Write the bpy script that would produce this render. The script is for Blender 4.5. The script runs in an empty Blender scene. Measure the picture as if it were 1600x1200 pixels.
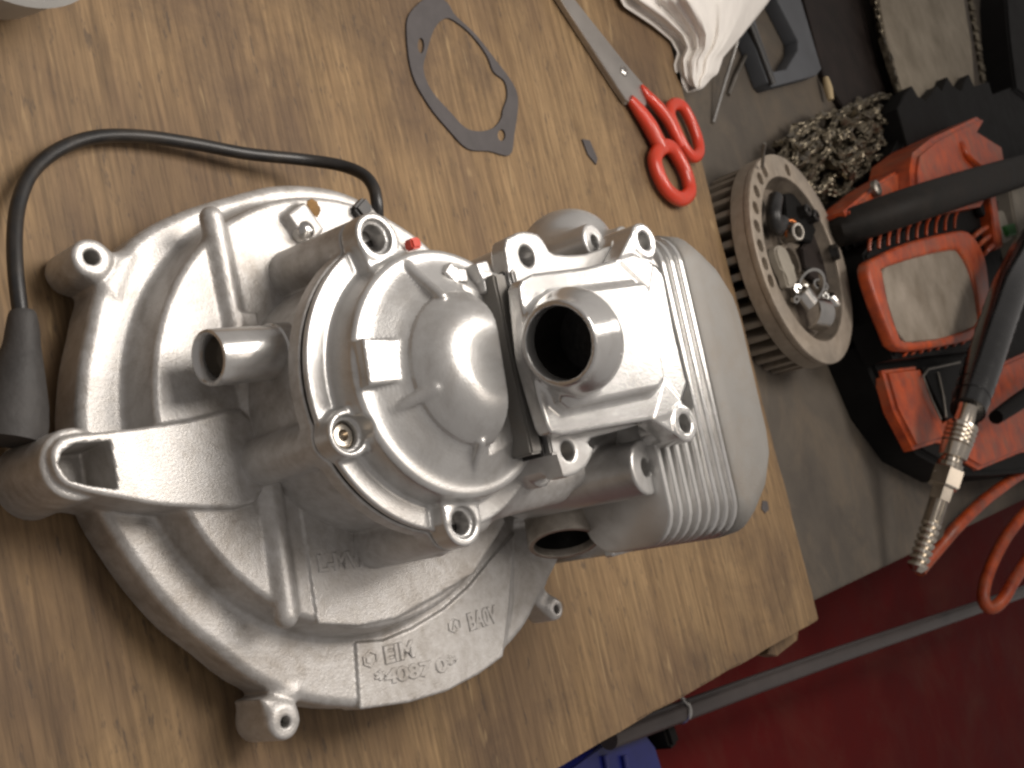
import bpy, bmesh, math, random
import numpy as np
from mathutils import Vector, Matrix
random.seed(7); np.random.seed(7)
SC = 0.001                                   # everything below is written in millimetres
scene = bpy.context.scene
COL = scene.collection
# ------------------------------------------------------------------ camera
TILT, FPX, CAMH = math.radians(54), 1850.0, 270.0
_n = math.hypot(.95, .3); _c, _s = .95/_n, .3/_n
_X = np.array([1., 0, 0]); _UP = np.array([0, math.cos(TILT), math.sin(TILT)])
FW = np.array([0, math.sin(TILT), -math.cos(TILT)])
CR = _c*_UP + _s*_X; CU = _s*_UP - _c*_X; CC = np.array([0, 0, CAMH])
cam = bpy.data.cameras.new('camera'); camo = bpy.data.objects.new('camera', cam); COL.objects.link(camo)
cam.sensor_width = 36; cam.lens = FPX/1600*36; cam.clip_start = .01; cam.clip_end = 50
M = Matrix([[CR[i], CU[i], -FW[i], CC[i]*SC] for i in range(3)] + [[0, 0, 0, 1]])
camo.matrix_world = M
cam.dof.use_dof = True; cam.dof.focus_distance = .33; cam.dof.aperture_fstop = 45
scene.camera = camo
# ------------------------------------------------------------------ world, lamps, exposure
w = bpy.data.worlds.new('World'); scene.world = w; w.use_nodes = True
bg = w.node_tree.nodes['Background']; bg.inputs[0].default_value = (1.0, .93, .88, 1); bg.inputs[1].default_value = .29
def area(name, loc, target, sx, sy, power, color, spread=180):
    l = bpy.data.lights.new(name, 'AREA'); l.shape = 'RECTANGLE'; l.size = sx*SC; l.size_y = sy*SC
    l.energy = power; l.color = color; l.spread = math.radians(spread)
    o = bpy.data.objects.new(name, l); COL.objects.link(o)
    o.location = Vector(loc)*SC
    o.rotation_euler = (Vector(target)-Vector(loc)).to_track_quat('-Z', 'Y').to_euler()
    return o
for nm, loc, sx, sy, pw in (('bench_lamp', (-145, 360, 540), 250, 340, 1.58), ('bench_lamp', (-45, 850, 540), 150, 190, .55)):
    area(nm, loc, loc, sx, sy, pw, (1, .935, .865), 125).rotation_euler = (math.radians(-14), math.radians(-7), math.radians(-6))
area('ceiling_fill', (200, 900, 1700), (0, 350, 0), 900, 300, 2.5, (1, .88, .76))  # added dim fill from above, not a lamp of the workshop
scene.view_settings.view_transform = 'Standard'; scene.view_settings.look = 'None'
scene.view_settings.exposure = 0; scene.view_settings.gamma = 1
scene.cycles.filter_width = 2.6
scene.cycles.max_bounces = 6
# ------------------------------------------------------------------ pixel -> place
def ray(x, y): return FW + CR*((x-800)/FPX) - CU*((y-600)/FPX)
def P(x, y, h=0.):
    d = ray(x, y); return CC + d*((h-CAMH)/d[2])
ANG = math.radians(8)
EU = np.array([1., 0, 0]); EV = np.array([0, math.cos(ANG), math.sin(ANG)]); EW = np.array([0, -math.sin(ANG), math.cos(ANG)])
EO = P(90, 600) + np.array([0, 0, 1.3])
def E(x, y, w):
    d = ray(x, y); t = (w - EW@(CC-EO))/(EW@d); p = CC + d*t - EO
    return np.array([p@EU, p@EV, w])
def E2(pts, w): return [tuple(E(x, y, w)[:2]) for x, y in pts]
def smooth_poly(pts, n=6, closed=True):
    p = [np.array(q, float) for q in pts]; N = len(p); out = []
    rng = range(N) if closed else range(N-1)
    for i in rng:
        a, b, c, d = (p[(i-1) % N], p[i], p[(i+1) % N], p[(i+2) % N]) if closed else (p[max(i-1, 0)], p[i], p[i+1], p[min(i+2, N-1)])
        for k in range(n):
            t = k/n
            out.append(.5*((2*b)+(-a+c)*t+(2*a-5*b+4*c-d)*t*t+(-a+3*b-3*c+d)*t**3))
    if not closed: out.append(p[-1])
    return out
# ------------------------------------------------------------------ materials
MATS = {}
GRIME = {'cast_aluminium': (.5, 38), 'diecast_aluminium': (.3, 55), 'machined_aluminium': (.22, 60), 'blasted_aluminium': (.35, 40), 'red_plastic': (.16, 60), 'orange_plastic': (.5, 30), 'worn_grey_sheet': (.5, 22), 'red_paint': (.12, 9), 'black_rubber': (.14, 70), 'flywheel_alloy': (.5, 40), 'worn_beige_panel': (.5, 35)}
def mat(name, col, rough=.5, metal=0., var=.12, scale=60., bump=.0, bscale=400., col2=None, coat=0., stretch=None, rvar=.12, mixlo=.35, mixhi=.7):
    m = bpy.data.materials.new(name); m.use_nodes = True; nt = m.node_tree; N = nt.nodes; L = nt.links
    b = N['Principled BSDF']; b.inputs['Metallic'].default_value = metal
    if coat: b.inputs['Coat Weight'].default_value = coat
    tc = N.new('ShaderNodeTexCoord'); src = tc.outputs['Object']
    if stretch:
        mp = N.new('ShaderNodeMapping'); mp.inputs['Scale'].default_value = stretch; L.new(src, mp.inputs[0]); src = mp.outputs[0]
    nz = N.new('ShaderNodeTexNoise'); nz.inputs['Scale'].default_value = scale; nz.inputs['Detail'].default_value = 6; nz.inputs['Roughness'].default_value = .65
    L.new(src, nz.inputs['Vector'])
    rp = N.new('ShaderNodeValToRGB'); rp.color_ramp.elements[0].position = mixlo; rp.color_ramp.elements[1].position = mixhi
    c2 = col2 or tuple(max(0, c*(1-var*2)) for c in col)
    rp.color_ramp.elements[0].color = (*c2, 1); rp.color_ramp.elements[1].color = (*col, 1)
    L.new(nz.outputs['Fac'], rp.inputs[0]); L.new(rp.outputs[0], b.inputs['Base Color'])
    if name in GRIME:                            # workshop dirt: uneven brown film and speckle on the thing itself
        amt, gs = GRIME[name]
        g1 = N.new('ShaderNodeTexNoise'); g1.inputs['Scale'].default_value = gs; g1.inputs['Detail'].default_value = 9; g1.inputs['Roughness'].default_value = .72; g1.inputs['Distortion'].default_value = .6
        L.new(tc.outputs['Object'], g1.inputs['Vector'])
        gm = N.new('ShaderNodeMapRange'); gm.inputs['From Min'].default_value = .47; gm.inputs['From Max'].default_value = .68; gm.inputs['To Max'].default_value = amt
        L.new(g1.outputs['Fac'], gm.inputs[0])
        gx = N.new('ShaderNodeMix'); gx.data_type = 'RGBA'; L.new(gm.outputs[0], gx.inputs[0]); L.new(rp.outputs[0], gx.inputs[6]); gx.inputs[7].default_value = (.16, .12, .08, 1)
        L.new(gx.outputs[2], b.inputs['Base Color'])
    mr = N.new('ShaderNodeMapRange'); mr.inputs['To Min'].default_value = max(.02, rough-rvar); mr.inputs['To Max'].default_value = min(1, rough+rvar)
    L.new(nz.outputs['Fac'], mr.inputs[0]); L.new(mr.outputs[0], b.inputs['Roughness'])
    if bump:
        n2 = N.new('ShaderNodeTexNoise'); n2.inputs['Scale'].default_value = bscale; n2.inputs['Detail'].default_value = 3
        L.new(src if stretch else tc.outputs['Object'], n2.inputs['Vector'])
        bp = N.new('ShaderNodeBump'); bp.inputs['Strength'].default_value = bump; bp.inputs['Distance'].default_value = .0006
        L.new(n2.outputs['Fac'], bp.inputs['Height']); L.new(bp.outputs[0], b.inputs['Normal'])
    if name in ('red_paint', 'black_plastic', 'worn_black_coating', 'dark_brown_sheet'): b.inputs['Specular IOR Level'].default_value = .14
    MATS[name] = m; return m
CAST = mat('cast_aluminium', (.57, .555, .54), .45, .58, .1, 300, .2, 1600, col2=(.45, .43, .405), mixlo=.30, mixhi=.62)
DIE = mat('diecast_aluminium', (.61, .60, .585), .31, .68, .05, 60, .08, 1500, rvar=.07)
MACH = mat('machined_aluminium', (.64, .63, .615), .22, .74, .05, 80, .05, 1500, rvar=.05)
GREYCAST = mat('blasted_aluminium', (.215, .205, .19), .6, .25, .06, 50, .25, 1800)
STEEL = mat('bright_steel', (.68, .66, .63), .22, 1, .1, 90)
DULLST = mat('dull_steel', (.36, .33, .29), .42, .9, .2, 70, .2, 600)
PIPE = mat('worn_exhaust_steel', (.5, .45, .39), .36, .75, .25, 90, .1, 600)
BRASSN = mat('nickel_plated_brass', (.66, .60, .52), .22, 1, .1, 90)
RUB = mat('black_rubber', (.018, .017, .017), .38, 0, .2, 80)
TAPE = mat('glossy_black_tape', (.010, .010, .010), .25, 0, .2, 80, coat=.3)
BOOT = mat('dusty_rubber', (.06, .055, .052), .65, 0, .25, 60, .3, 500)
HOLE = mat('dark_metal_and_hole_shade', (.03, .027, .025), .4, .4, .3, 120, .3, 500)  # near-black: shade in holes and fin gaps painted in; also gaskets, pegs
RED = mat('red_plastic', (.62, .042, .014), .3, 0, .06, 40, coat=.3)
GASK = mat('gasket_paper', (.085, .076, .076), .8, 0, .12, 120, .3, 900)
RAG = mat('white_cloth', (.86, .82, .77), .9, 0, .05, 60, .4, 700)
ORANGE = mat('orange_plastic', (.56, .082, .010), .45, 0, .22, 70, .15, 300, col2=(.24, .030, .007), coat=.06)
BLACKP = mat('black_plastic', (.007, .006, .0055), .65, 0, .3, 50, .2, 300)
BROWNP = mat('dark_brown_sheet', (.03, .022, .019), .6, 0, .25, 50, .2, 300)
HANDLE = mat('worn_black_coating', (.017, .0135, .011), .6, 0, .3, 60, .3, 400, col2=(.008, .007, .006))
DUSTY = mat('dusty_steel_bar', (.36, .31, .24), .75, .2, .2, 25, .25, 300, col2=(.21, .175, .125))
LABELP = mat('worn_beige_panel', (.34, .29, .235), .7, .2, .18, 30, .2, 300, col2=(.2, .165, .125))
BLUEG = mat('blue_grey_plastic', (.085, .09, .10), .65, 0, .12, 40)
REDP = mat('red_paint', (.105, .004, .0035), .75, 0, .1, 20)
RAILM = mat('grey_rail', (.085, .07, .066), .4, .3, .15, 30)
BLUE = mat('blue_plastic', (.010, .016, .17), .35, 0, .2, 30, coat=.2)
CHAINM = mat('oily_chain_steel', (.33, .285, .21), .36, .85, .4, 150, col2=(.07, .056, .037))
TANP = mat('pale_wood_chip', (.62, .48, .28), .8, 0, .1, 60)
WHITEP = mat('pale_plastic', (.36, .32, .26), .6, 0, .15, 40)
GREEN = mat('green_plastic', (.03, .16, .03), .5, 0, .15, 40)
COPPER = mat('copper', (.6, .2, .07), .35, 1, .15, 60)
ENAMEL = mat('pale_enamel', (.40, .39, .37), .45, .1, .08, 20)
RUST = mat('rust_stain', (.30, .17, .06), .9, 0, .3, 200, .4, 900)
BLADE = mat('scissor_steel', (.50, .47, .44), .38, .85, .1, 30)
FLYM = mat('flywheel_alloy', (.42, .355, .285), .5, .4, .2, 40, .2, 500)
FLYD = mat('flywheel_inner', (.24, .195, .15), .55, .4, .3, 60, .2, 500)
def wood_material():
    m = bpy.data.materials.new('worn_board_wood'); m.use_nodes = True; nt = m.node_tree; N = nt.nodes; L = nt.links
    b = N['Principled BSDF']; tc = N.new('ShaderNodeTexCoord')
    def noise(scale, sc, det=5, rough=.6, dist=0.):
        mp = N.new('ShaderNodeMapping'); mp.inputs['Scale'].default_value = sc; L.new(tc.outputs['Object'], mp.inputs[0])
        n = N.new('ShaderNodeTexNoise'); n.inputs['Scale'].default_value = scale; n.inputs['Detail'].default_value = det
        n.inputs['Roughness'].default_value = rough; n.inputs['Distortion'].default_value = dist
        L.new(mp.outputs[0], n.inputs['Vector']); return n.outputs['Fac']
    def ramp(f, a, b_, lo, hi):
        r = N.new('ShaderNodeValToRGB'); r.color_ramp.elements[0].position = lo; r.color_ramp.elements[1].position = hi
        r.color_ramp.elements[0].color = (*a, 1); r.color_ramp.elements[1].color = (*b_, 1); L.new(f, r.inputs[0]); return r.outputs[0]
    def mix(f, a, b_, mode='MIX'):
        x = N.new('ShaderNodeMix'); x.data_type = 'RGBA'; x.blend_type = mode
        if isinstance(f, float): x.inputs[0].default_value = f
        else: L.new(f, x.inputs[0])
        L.new(a, x.inputs[6]); L.new(b_, x.inputs[7]); return x.outputs[2]
    def bw(c):
        r = N.new('ShaderNodeRGBToBW'); L.new(c, r.inputs[0]); return r.outputs[0]
    W1, K0 = (1, 1, 1), (0, 0, 0)
    grain = noise(520, (.055, 1, 1), 6, .68, .15)
    base = ramp(grain, (.128, .083, .042), (.335, .222, .115), .28, .68)
    wide = noise(85, (.06, 1, 1), 4, .6, .15)
    base = mix(.55, base, ramp(wide, (.64, .58, .53), (1.0, .98, .94), .34, .62), 'MULTIPLY')
    blot = noise(13, (.6, 1, 1), 4, .6, .3)
    base = mix(bw(ramp(blot, K0, (.8,)*3, .44, .64)), base, ramp(grain, (.085, .052, .032), (.165, .105, .06), .3, .7))
    oil = noise(7, (.8, 1, 1), 5, .65, .5)
    base = mix(bw(ramp(oil, K0, (.75,)*3, .5, .7)), base, ramp(grain, (.05, .032, .022), (.14, .085, .05), .3, .7))
    dirt = noise(9, (1, 1, 1), 8, .75, .6)
    base = mix(bw(ramp(dirt, K0, (.62,)*3, .49, .68)), base, ramp(spk0 := noise(500, (.4, 1, 1), 3, .7), (.045, .03, .021), (.115, .075, .047), .3, .7))
    scr = noise(210, (.16, 1, 1), 2, .5, .8)
    base = mix(bw(ramp(scr, K0, (.5,)*3, .66, .74)), base, ramp(scr, (.36, .25, .13), (.38, .265, .14), 0, 1))
    spk = noise(420, (.28, 1, 1), 3, .65)
    base = mix(bw(ramp(spk, (.7,)*3, K0, .30, .40)), base, ramp(spk, (.07, .05, .035), (.07, .05, .035), 0, 1))
    L.new(base, b.inputs['Base Color'])
    b.inputs['Roughness'].default_value = .62; b.inputs['Specular IOR Level'].default_value = .3
    bp = N.new('ShaderNodeBump'); bp.inputs['Strength'].default_value = .35; bp.inputs['Distance'].default_value = .0006
    L.new(grain, bp.inputs['Height']); L.new(bp.outputs[0], b.inputs['Normal'])
    return m
WOOD = wood_material()
BENCH = mat('worn_grey_sheet', (.115, .095, .073), .7, .05, .2, 9, .2, 200, col2=(.055, .045, .036))
# ------------------------------------------------------------------ object helpers
def tag(o, label=None, cat=None, group=None, kind=None):
    if label: o['label'] = label
    if cat: o['category'] = cat
    if group: o['group'] = group
    if kind: o['kind'] = kind
    return o
def root(name, loc, label, cat, group=None, matrix=None):
    o = bpy.data.objects.new(name, None); COL.objects.link(o); o.empty_display_size = .01
    if matrix is not None: o.matrix_world = matrix
    else: o.location = Vector([float(v) for v in loc])*SC
    return tag(o, label, cat, group)
def link(name, me, m, parent=None):
    o = bpy.data.objects.new(name, me); COL.objects.link(o)
    if m and not len(me.materials): me.materials.append(m)
    if parent is not None:
        o.parent = parent
        if parent.get('world_space'): pass
    return o
def PW(parent):                                # parent's inverse, so world-space mesh can be stored in its parent's space
    mw = Matrix.Identity(4); p = parent
    while p is not None: mw = p.matrix_basis @ mw; p = p.parent
    return mw.inverted()
def finish(name, bm, m, parent=None, smooth=True, local=False, ang=40):
    """bm in mm; world space unless local. Stored with its origin at the parent (or, for a lone thing, at its base centre)."""
    bmesh.ops.recalc_face_normals(bm, faces=bm.faces)
    me = bpy.data.meshes.new(name); 
    bmesh.ops.scale(bm, vec=(SC,)*3, verts=bm.verts)
    off = None
    if parent is not None and not local: bm.transform(PW(parent))
    if parent is None and not local and len(bm.verts):
        a = np.array([v.co[:] for v in bm.verts]); off = Vector(((a[:, 0].min()+a[:, 0].max())/2, (a[:, 1].min()+a[:, 1].max())/2, a[:, 2].min()))
        bm.transform(Matrix.Translation(-off))
    bm.to_mesh(me); bm.free()
    if smooth:
        me.shade_smooth()
        try: me.set_sharp_from_angle(angle=math.radians(ang))
        except Exception: pass
    o = link(name, me, m, parent)
    if off is not None: o.location = off
    return o
def poly_prism(bm, pts, z0, z1, bevel=0., seg=2, M4=None):
    vb = [bm.verts.new((p[0], p[1], z1)) for p in pts]
    f = bm.faces.new(vb)
    r = bmesh.ops.extrude_face_region(bm, geom=[f])
    nv = [g for g in r['geom'] if isinstance(g, bmesh.types.BMVert)]
    for v in nv: v.co.z = z0
    allv = vb+nv
    if bevel:
        ed = [e for e in bm.edges if e.verts[0] in set(vb) and e.verts[1] in set(vb)]
        rb = bmesh.ops.bevel(bm, geom=ed, offset=bevel, segments=seg, affect='EDGES', clamp_overlap=True)
        allv = list({v for fc in bm.faces for v in fc.verts if v in set(rb['verts']) or v in set(allv)} )
    if M4 is not None: bmesh.ops.transform(bm, matrix=M4, verts=allv)
def tube(bm, pts, rad, n=12, closed=False, cap=True, flat=1.0):
    pts = [Vector([float(c) for c in p]) for p in pts]; N = len(pts)
    rads = rad if isinstance(rad, (list, tuple, np.ndarray)) else [rad]*N
    T = []
    for i in range(N):
        a = pts[(i-1) % N] if closed or i else pts[0]; b = pts[(i+1) % N] if closed or i < N-1 else pts[-1]
        T.append((b-a).normalized())
    up = Vector((0, 0, 1)) if abs(T[0].z) < .9 else Vector((1, 0, 0))
    u = (up - T[0]*up.dot(T[0])).normalized(); rings = []
    for i in range(N):
        u = (u - T[i]*u.dot(T[i])).normalized(); v = T[i].cross(u)
        rings.append([bm.verts.new(pts[i] + (u*math.cos(2*math.pi*k/n)*flat + v*math.sin(2*math.pi*k/n))*float(rads[i])) for k in range(n)])
    for i in range(N if closed else N-1):
        a, b = rings[i], rings[(i+1) % N]
        for k in range(n): bm.faces.new((a[k], a[(k+1) % n], b[(k+1) % n], b[k]))
    if cap and not closed:
        bm.faces.new(rings[0][::-1]); bm.faces.new(rings[-1])
def lathe(bm, prof, o, axis, n=40, M4=None):
    """prof: (r, t) along axis from o; open profile."""
    ax = Vector([float(c) for c in axis]).normalized(); o = Vector([float(c) for c in o])
    h = Vector((0, 0, 1)) if abs(ax.z) < .9 else Vector((1, 0, 0)); u = (h-ax*h.dot(ax)).normalized(); v = ax.cross(u)
    R = []
    for r, t in prof:
        if r < 1e-6: R.append([bm.verts.new(o+ax*t)])
        else: R.append([bm.verts.new(o+ax*t+(u*math.cos(2*math.pi*k/n)+v*math.sin(2*math.pi*k/n))*r) for k in range(n)])
    for a, b in zip(R[:-1], R[1:]):
        for k in range(n):
            k2 = (k+1) % n
            if len(a) == 1 and len(b) == 1: continue
            if len(a) == 1: bm.faces.new((a[0], b[k2], b[k]))
            elif len(b) == 1: bm.faces.new((a[k], a[k2], b[0]))
            else: bm.faces.new((a[k], a[k2], b[k2], b[k]))
def box(bm, c, size, rot=None, bevel=0.):
    r = bmesh.ops.create_cube(bm, size=1); vs = r['verts']
    bmesh.ops.scale(bm, vec=size, verts=vs)
    if bevel:
        es = list({e for v in vs for e in v.link_edges}); rb = bmesh.ops.bevel(bm, geom=es, offset=bevel, segments=2, affect='EDGES'); vs = list(set(rb['verts']) | set(v for v in vs if v.is_valid))
    if rot is not None: bmesh.ops.rotate(bm, matrix=rot, verts=vs, cent=(0, 0, 0))
    bmesh.ops.translate(bm, vec=[float(q) for q in c], verts=vs)
def BM(): return bmesh.new()
def holed_plate(loops, z0, z1, bevel=0.):
    """filled 2-D outline with holes, as an extruded, bevelled mesh (mm). loops[0] outer."""
    cu = bpy.data.curves.new('tmp', 'CURVE'); cu.dimensions = '2D'; cu.fill_mode = 'BOTH'
    for lp in loops:
        s = cu.splines.new('POLY'); s.points.add(len(lp)-1); s.use_cyclic_u = True
        for i, q in enumerate(lp): s.points[i].co = (q[0], q[1], 0, 1)
    cu.extrude = max((z1-z0)/2-bevel, .001); cu.bevel_depth = bevel; cu.bevel_resolution = 2; cu.offset = -bevel
    o = bpy.data.objects.new('tmp', cu); COL.objects.link(o)
    dg = bpy.context.evaluated_depsgraph_get(); me = bpy.data.meshes.new_from_object(o.evaluated_get(dg))
    bpy.data.objects.remove(o); bpy.data.curves.remove(cu)
    bm = BM(); bm.from_mesh(me); bpy.data.meshes.remove(me)
    bmesh.ops.remove_doubles(bm, verts=bm.verts, dist=.0005)
    bmesh.ops.translate(bm, vec=(0, 0, (z0+z1)/2), verts=bm.verts)
    return bm
def slab(name, px, h1, h0, m, parent=None, bevel=1.5, smooth_n=0, holes=(), seg=3):
    """outline seen at height h1, extruded straight down to h0."""
    conv = lambda q: [tuple(P(x, y, h1)[:2]) for x, y in (smooth_poly(q, smooth_n) if smooth_n else q)]
    if holes: bm = holed_plate([conv(px)]+[conv(h) for h in holes], h0, h1, bevel)
    else:
        bm = BM(); poly_prism(bm, conv(px), h0, h1, bevel, seg)
    return finish(name, bm, m, parent)
def ptube(name, px, rad, m, parent=None, n=14, sm=5, closed=False, flat=1.):
    """px: (x, y, height[, r])"""
    p = [P(q[0], q[1], q[2]) for q in px]
    if sm: p = smooth_poly(p, sm, closed)
    if isinstance(rad, (list, tuple)):
        rr = np.interp(np.linspace(0, len(rad)-1, len(p)), np.arange(len(rad)), rad)
    else: rr = [rad]*len(p)
    bm = BM(); tube(bm, p, list(rr), n, closed, flat=flat); return finish(name, bm, m, parent)
def circ(c, r, n=24, ry=None): return [(c[0]+r*math.cos(2*math.pi*k/n), c[1]+(ry or r)*math.sin(2*math.pi*k/n)) for k in range(n)]
# ------------------------------------------------------------------ castings: signed-distance fields meshed with surface nets
class Field:
    def __init__(s, lo, hi, h):
        s.lo = np.array(lo, np.float32); s.h = h; s.n = np.ceil((np.array(hi)-s.lo)/h).astype(int)+1
        s.D = np.full(s.n, 1e3, np.float32); s.ax = [s.lo[i]+h*np.arange(s.n[i], dtype=np.float32) for i in range(3)]
    def sub(s, bb):
        sl = []
        for i in range(3):
            a = int(max(0, math.floor((bb[0][i]-s.lo[i])/s.h))); b = int(min(s.n[i], math.ceil((bb[1][i]-s.lo[i])/s.h)+1)); sl.append(slice(a, max(b, a+1)))
        g = s.ax[0][sl[0]][:, None, None], s.ax[1][sl[1]][None, :, None], s.ax[2][sl[2]][None, None, :]
        return tuple(sl), g
    def op(s, fn, bb, k=0., cut=False):
        m = k+3*s.h; bb = (np.array(bb[0])-m, np.array(bb[1])+m)
        sl, g = s.sub(bb); d = fn(*g).astype(np.float32); D = s.D[sl]
        if cut:
            d = -d
            if k: h = np.clip(.5-.5*(D-d)/k, 0, 1); s.D[sl] = D*(1-h)+d*h+k*h*(1-h)
            else: s.D[sl] = np.maximum(D, d)
        else:
            if k: h = np.clip(.5+.5*(D-d)/k, 0, 1); s.D[sl] = D*(1-h)+d*h-k*h*(1-h)
            else: s.D[sl] = np.minimum(D, d)
    def poly(s, pts, w0, w1, r=1., k=0., cut=False, taper=0.):
        p = np.array(pts, np.float32); lo = p.min(0); hi = p.max(0); c = (w0+w1)/2; hh = (w1-w0)/2
        def fn(u, v, w):
            x = u[:, :, 0]; y = v[:, :, 0]; x, y = np.broadcast_arrays(x, y)
            d = np.full(x.shape, 1e9, np.float32); sg = np.ones(x.shape, np.float32)
            for i in range(len(p)):
                a = p[i]; b = p[i-1]; e = b-a; wx = x-a[0]; wy = y-a[1]
                t = np.clip((wx*e[0]+wy*e[1])/(e@e+1e-12), 0, 1); d = np.minimum(d, (wx-e[0]*t)**2+(wy-e[1]*t)**2)
                c1 = y >= a[1]; c2 = y < b[1]; c3 = e[0]*wy > e[1]*wx
                f = (c1 & c2 & c3) | (~c1 & ~c2 & ~c3); sg = np.where(f, -sg, sg)
            d2 = (sg*np.sqrt(d))[:, :, None]
            if taper: d2 = d2 + (w-w0)*taper
            q0 = d2+r; q1 = np.abs(w-c)-hh+r
            return np.minimum(np.maximum(q0, q1), 0)+np.sqrt(np.maximum(q0, 0)**2+np.maximum(q1, 0)**2)-r
        s.op(fn, ((lo[0], lo[1], w0), (hi[0], hi[1], w1)), k, cut)
    def cyl(s, a, b, r1, r2=None, rd=.5, k=0., cut=False):
        a = np.array(a, float); b = np.array(b, float); L = np.linalg.norm(b-a); ax = (b-a)/L; r2 = r1 if r2 is None else r2; R = max(r1, r2)
        def fn(u, v, w):
            x = u-a[0]; y = v-a[1]; z = w-a[2]; t = x*ax[0]+y*ax[1]+z*ax[2]
            rr = np.sqrt(np.maximum(x*x+y*y+z*z-t*t, 0)); rad = r1+(r2-r1)*np.clip(t/L, 0, 1)
            q0 = rr-rad+rd; q1 = np.abs(t-L/2)-L/2+rd
            return np.minimum(np.maximum(q0, q1), 0)+np.sqrt(np.maximum(q0, 0)**2+np.maximum(q1, 0)**2)-rd
        s.op(fn, (np.minimum(a, b)-R, np.maximum(a, b)+R), k, cut)
    def cap(s, a, b, r1, r2=None, k=0., cut=False):
        a = np.array(a, float); b = np.array(b, float); r2 = r1 if r2 is None else r2; e = b-a; R = max(r1, r2)
        def fn(u, v, w):
            x = u-a[0]; y = v-a[1]; z = w-a[2]; t = np.clip((x*e[0]+y*e[1]+z*e[2])/(e@e+1e-9), 0, 1)
            return np.sqrt((x-e[0]*t)**2+(y-e[1]*t)**2+(z-e[2]*t)**2)-(r1+(r2-r1)*t)
        s.op(fn, (np.minimum(a, b)-R, np.maximum(a, b)+R), k, cut)
    def ell(s, c, r, k=0., cut=False):
        c = np.array(c, float); r = np.array(r, float)
        def fn(u, v, w):
            q = np.sqrt(((u-c[0])/r[0])**2+((v-c[1])/r[1])**2+((w-c[2])/r[2])**2); return (q-1)*r.min()
        s.op(fn, (c-r, c+r), k, cut)
    def bx(s, c, half, yaw=0., r=1., k=0., cut=False, pitch=0.):
        c = np.array(c, float); ca, sa = math.cos(yaw), math.sin(yaw); cp, sp = math.cos(pitch), math.sin(pitch); R = np.linalg.norm(half)
        def fn(u, v, w):
            x = u-c[0]; y = v-c[1]; z = w-c[2]; x, y = x*ca+y*sa, -x*sa+y*ca; y, z = y*cp+z*sp, -y*sp+z*cp
            q = [np.abs(x)-half[0]+r, np.abs(y)-half[1]+r, np.abs(z)-half[2]+r]
            return np.minimum(np.maximum(np.maximum(q[0], q[1]), q[2]), 0)+np.sqrt(np.maximum(q[0], 0)**2+np.maximum(q[1], 0)**2+np.maximum(q[2], 0)**2)-r
        s.op(fn, (c-R, c+R), k, cut)
    def mesh(s, name, mtl, parent):
        D = s.D; D[0] = D[-1] = 9; D[:, 0] = D[:, -1] = 9; D[:, :, 0] = D[:, :, -1] = 9
        S = D < 0; n = s.n
        cnt = np.zeros(n-1, np.int8)
        for i in (0, 1):
            for j in (0, 1):
                for k in (0, 1): cnt += S[i:n[0]-1+i, j:n[1]-1+j, k:n[2]-1+k]
        act = np.argwhere((cnt > 0) & (cnt < 8)); idx = np.full(n-1, -1, np.int32); idx[tuple(act.T)] = np.arange(len(act))
        cor = [(i, j, k) for i in (0, 1) for j in (0, 1) for k in (0, 1)]
        val = {c: D[act[:, 0]+c[0], act[:, 1]+c[1], act[:, 2]+c[2]] for c in cor}
        acc = np.zeros((len(act), 3)); nn = np.zeros(len(act))
        for c in cor:
            for a in range(3):
                if c[a]: continue
                e = list(c); e[a] = 1; e = tuple(e); va, vb = val[c], val[e]; x = (va < 0) != (vb < 0)
                t = np.where(x, va/np.where(x, va-vb, 1), 0); p = np.tile(np.array(c, float), (len(act), 1)); p[:, a] = t
                acc[x] += p[x]; nn[x] += 1
        loc = act+acc/nn[:, None]
        def tri(p):
            i = np.clip(np.floor(p).astype(int), 0, n-2); f = p-i; g = np.zeros((len(p), 3)); v = np.zeros(len(p))
            for c in cor:
                q = D[i[:, 0]+c[0], i[:, 1]+c[1], i[:, 2]+c[2]]
                wt = [np.where(c[a], f[:, a], 1-f[:, a]) for a in range(3)]
                v += q*wt[0]*wt[1]*wt[2]
                for a in range(3):
                    o = [wt[b] for b in range(3) if b != a]; g[:, a] += q*(1 if c[a] else -1)*o[0]*o[1]
            return v, g
        for _ in range(2):
            v, g = tri(loc); step = (v/np.maximum((g**2).sum(1), 1e-6))[:, None]*g; loc -= np.clip(step, -.4, .4)*.7
        _, g = tri(loc)
        quads = []
        for a in range(3):
            b, c = (a+1) % 3, (a+2) % 3
            s0 = [slice(None)]*3; s1 = [slice(None)]*3; s0[a] = slice(0, -1); s1[a] = slice(1, None)
            A = S[tuple(s0)]; B = S[tuple(s1)]
            for flip in (0, 1):
                q = np.argwhere((A & ~B) if not flip else (~A & B)); q = q[(q[:, b] > 0) & (q[:, c] > 0) & (q[:, b] < n[b]-1) & (q[:, c] < n[c]-1)]
                if not len(q): continue
                def gi(db, dc):
                    r = q.copy(); r[:, b] -= db; r[:, c] -= dc; return idx[r[:, 0], r[:, 1], r[:, 2]]
                Q = np.stack([gi(1, 1), gi(0, 1), gi(0, 0), gi(1, 0)], 1); quads.append(Q[:, ::-1] if flip else Q)
        Q = np.concatenate(quads); Q = Q[(Q >= 0).all(1)]
        co = (s.lo+loc*s.h)*SC
        me = bpy.data.meshes.new(name); me.vertices.add(len(co)); me.vertices.foreach_set('co', co.astype(np.float32).ravel())
        me.loops.add(len(Q)*4); me.loops.foreach_set('vertex_index', Q.astype(np.int32).ravel())
        me.polygons.add(len(Q)); me.polygons.foreach_set('loop_start', np.arange(0, len(Q)*4, 4, dtype=np.int32))
        me.polygons.foreach_set('use_smooth', np.ones(len(Q), bool))
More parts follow.
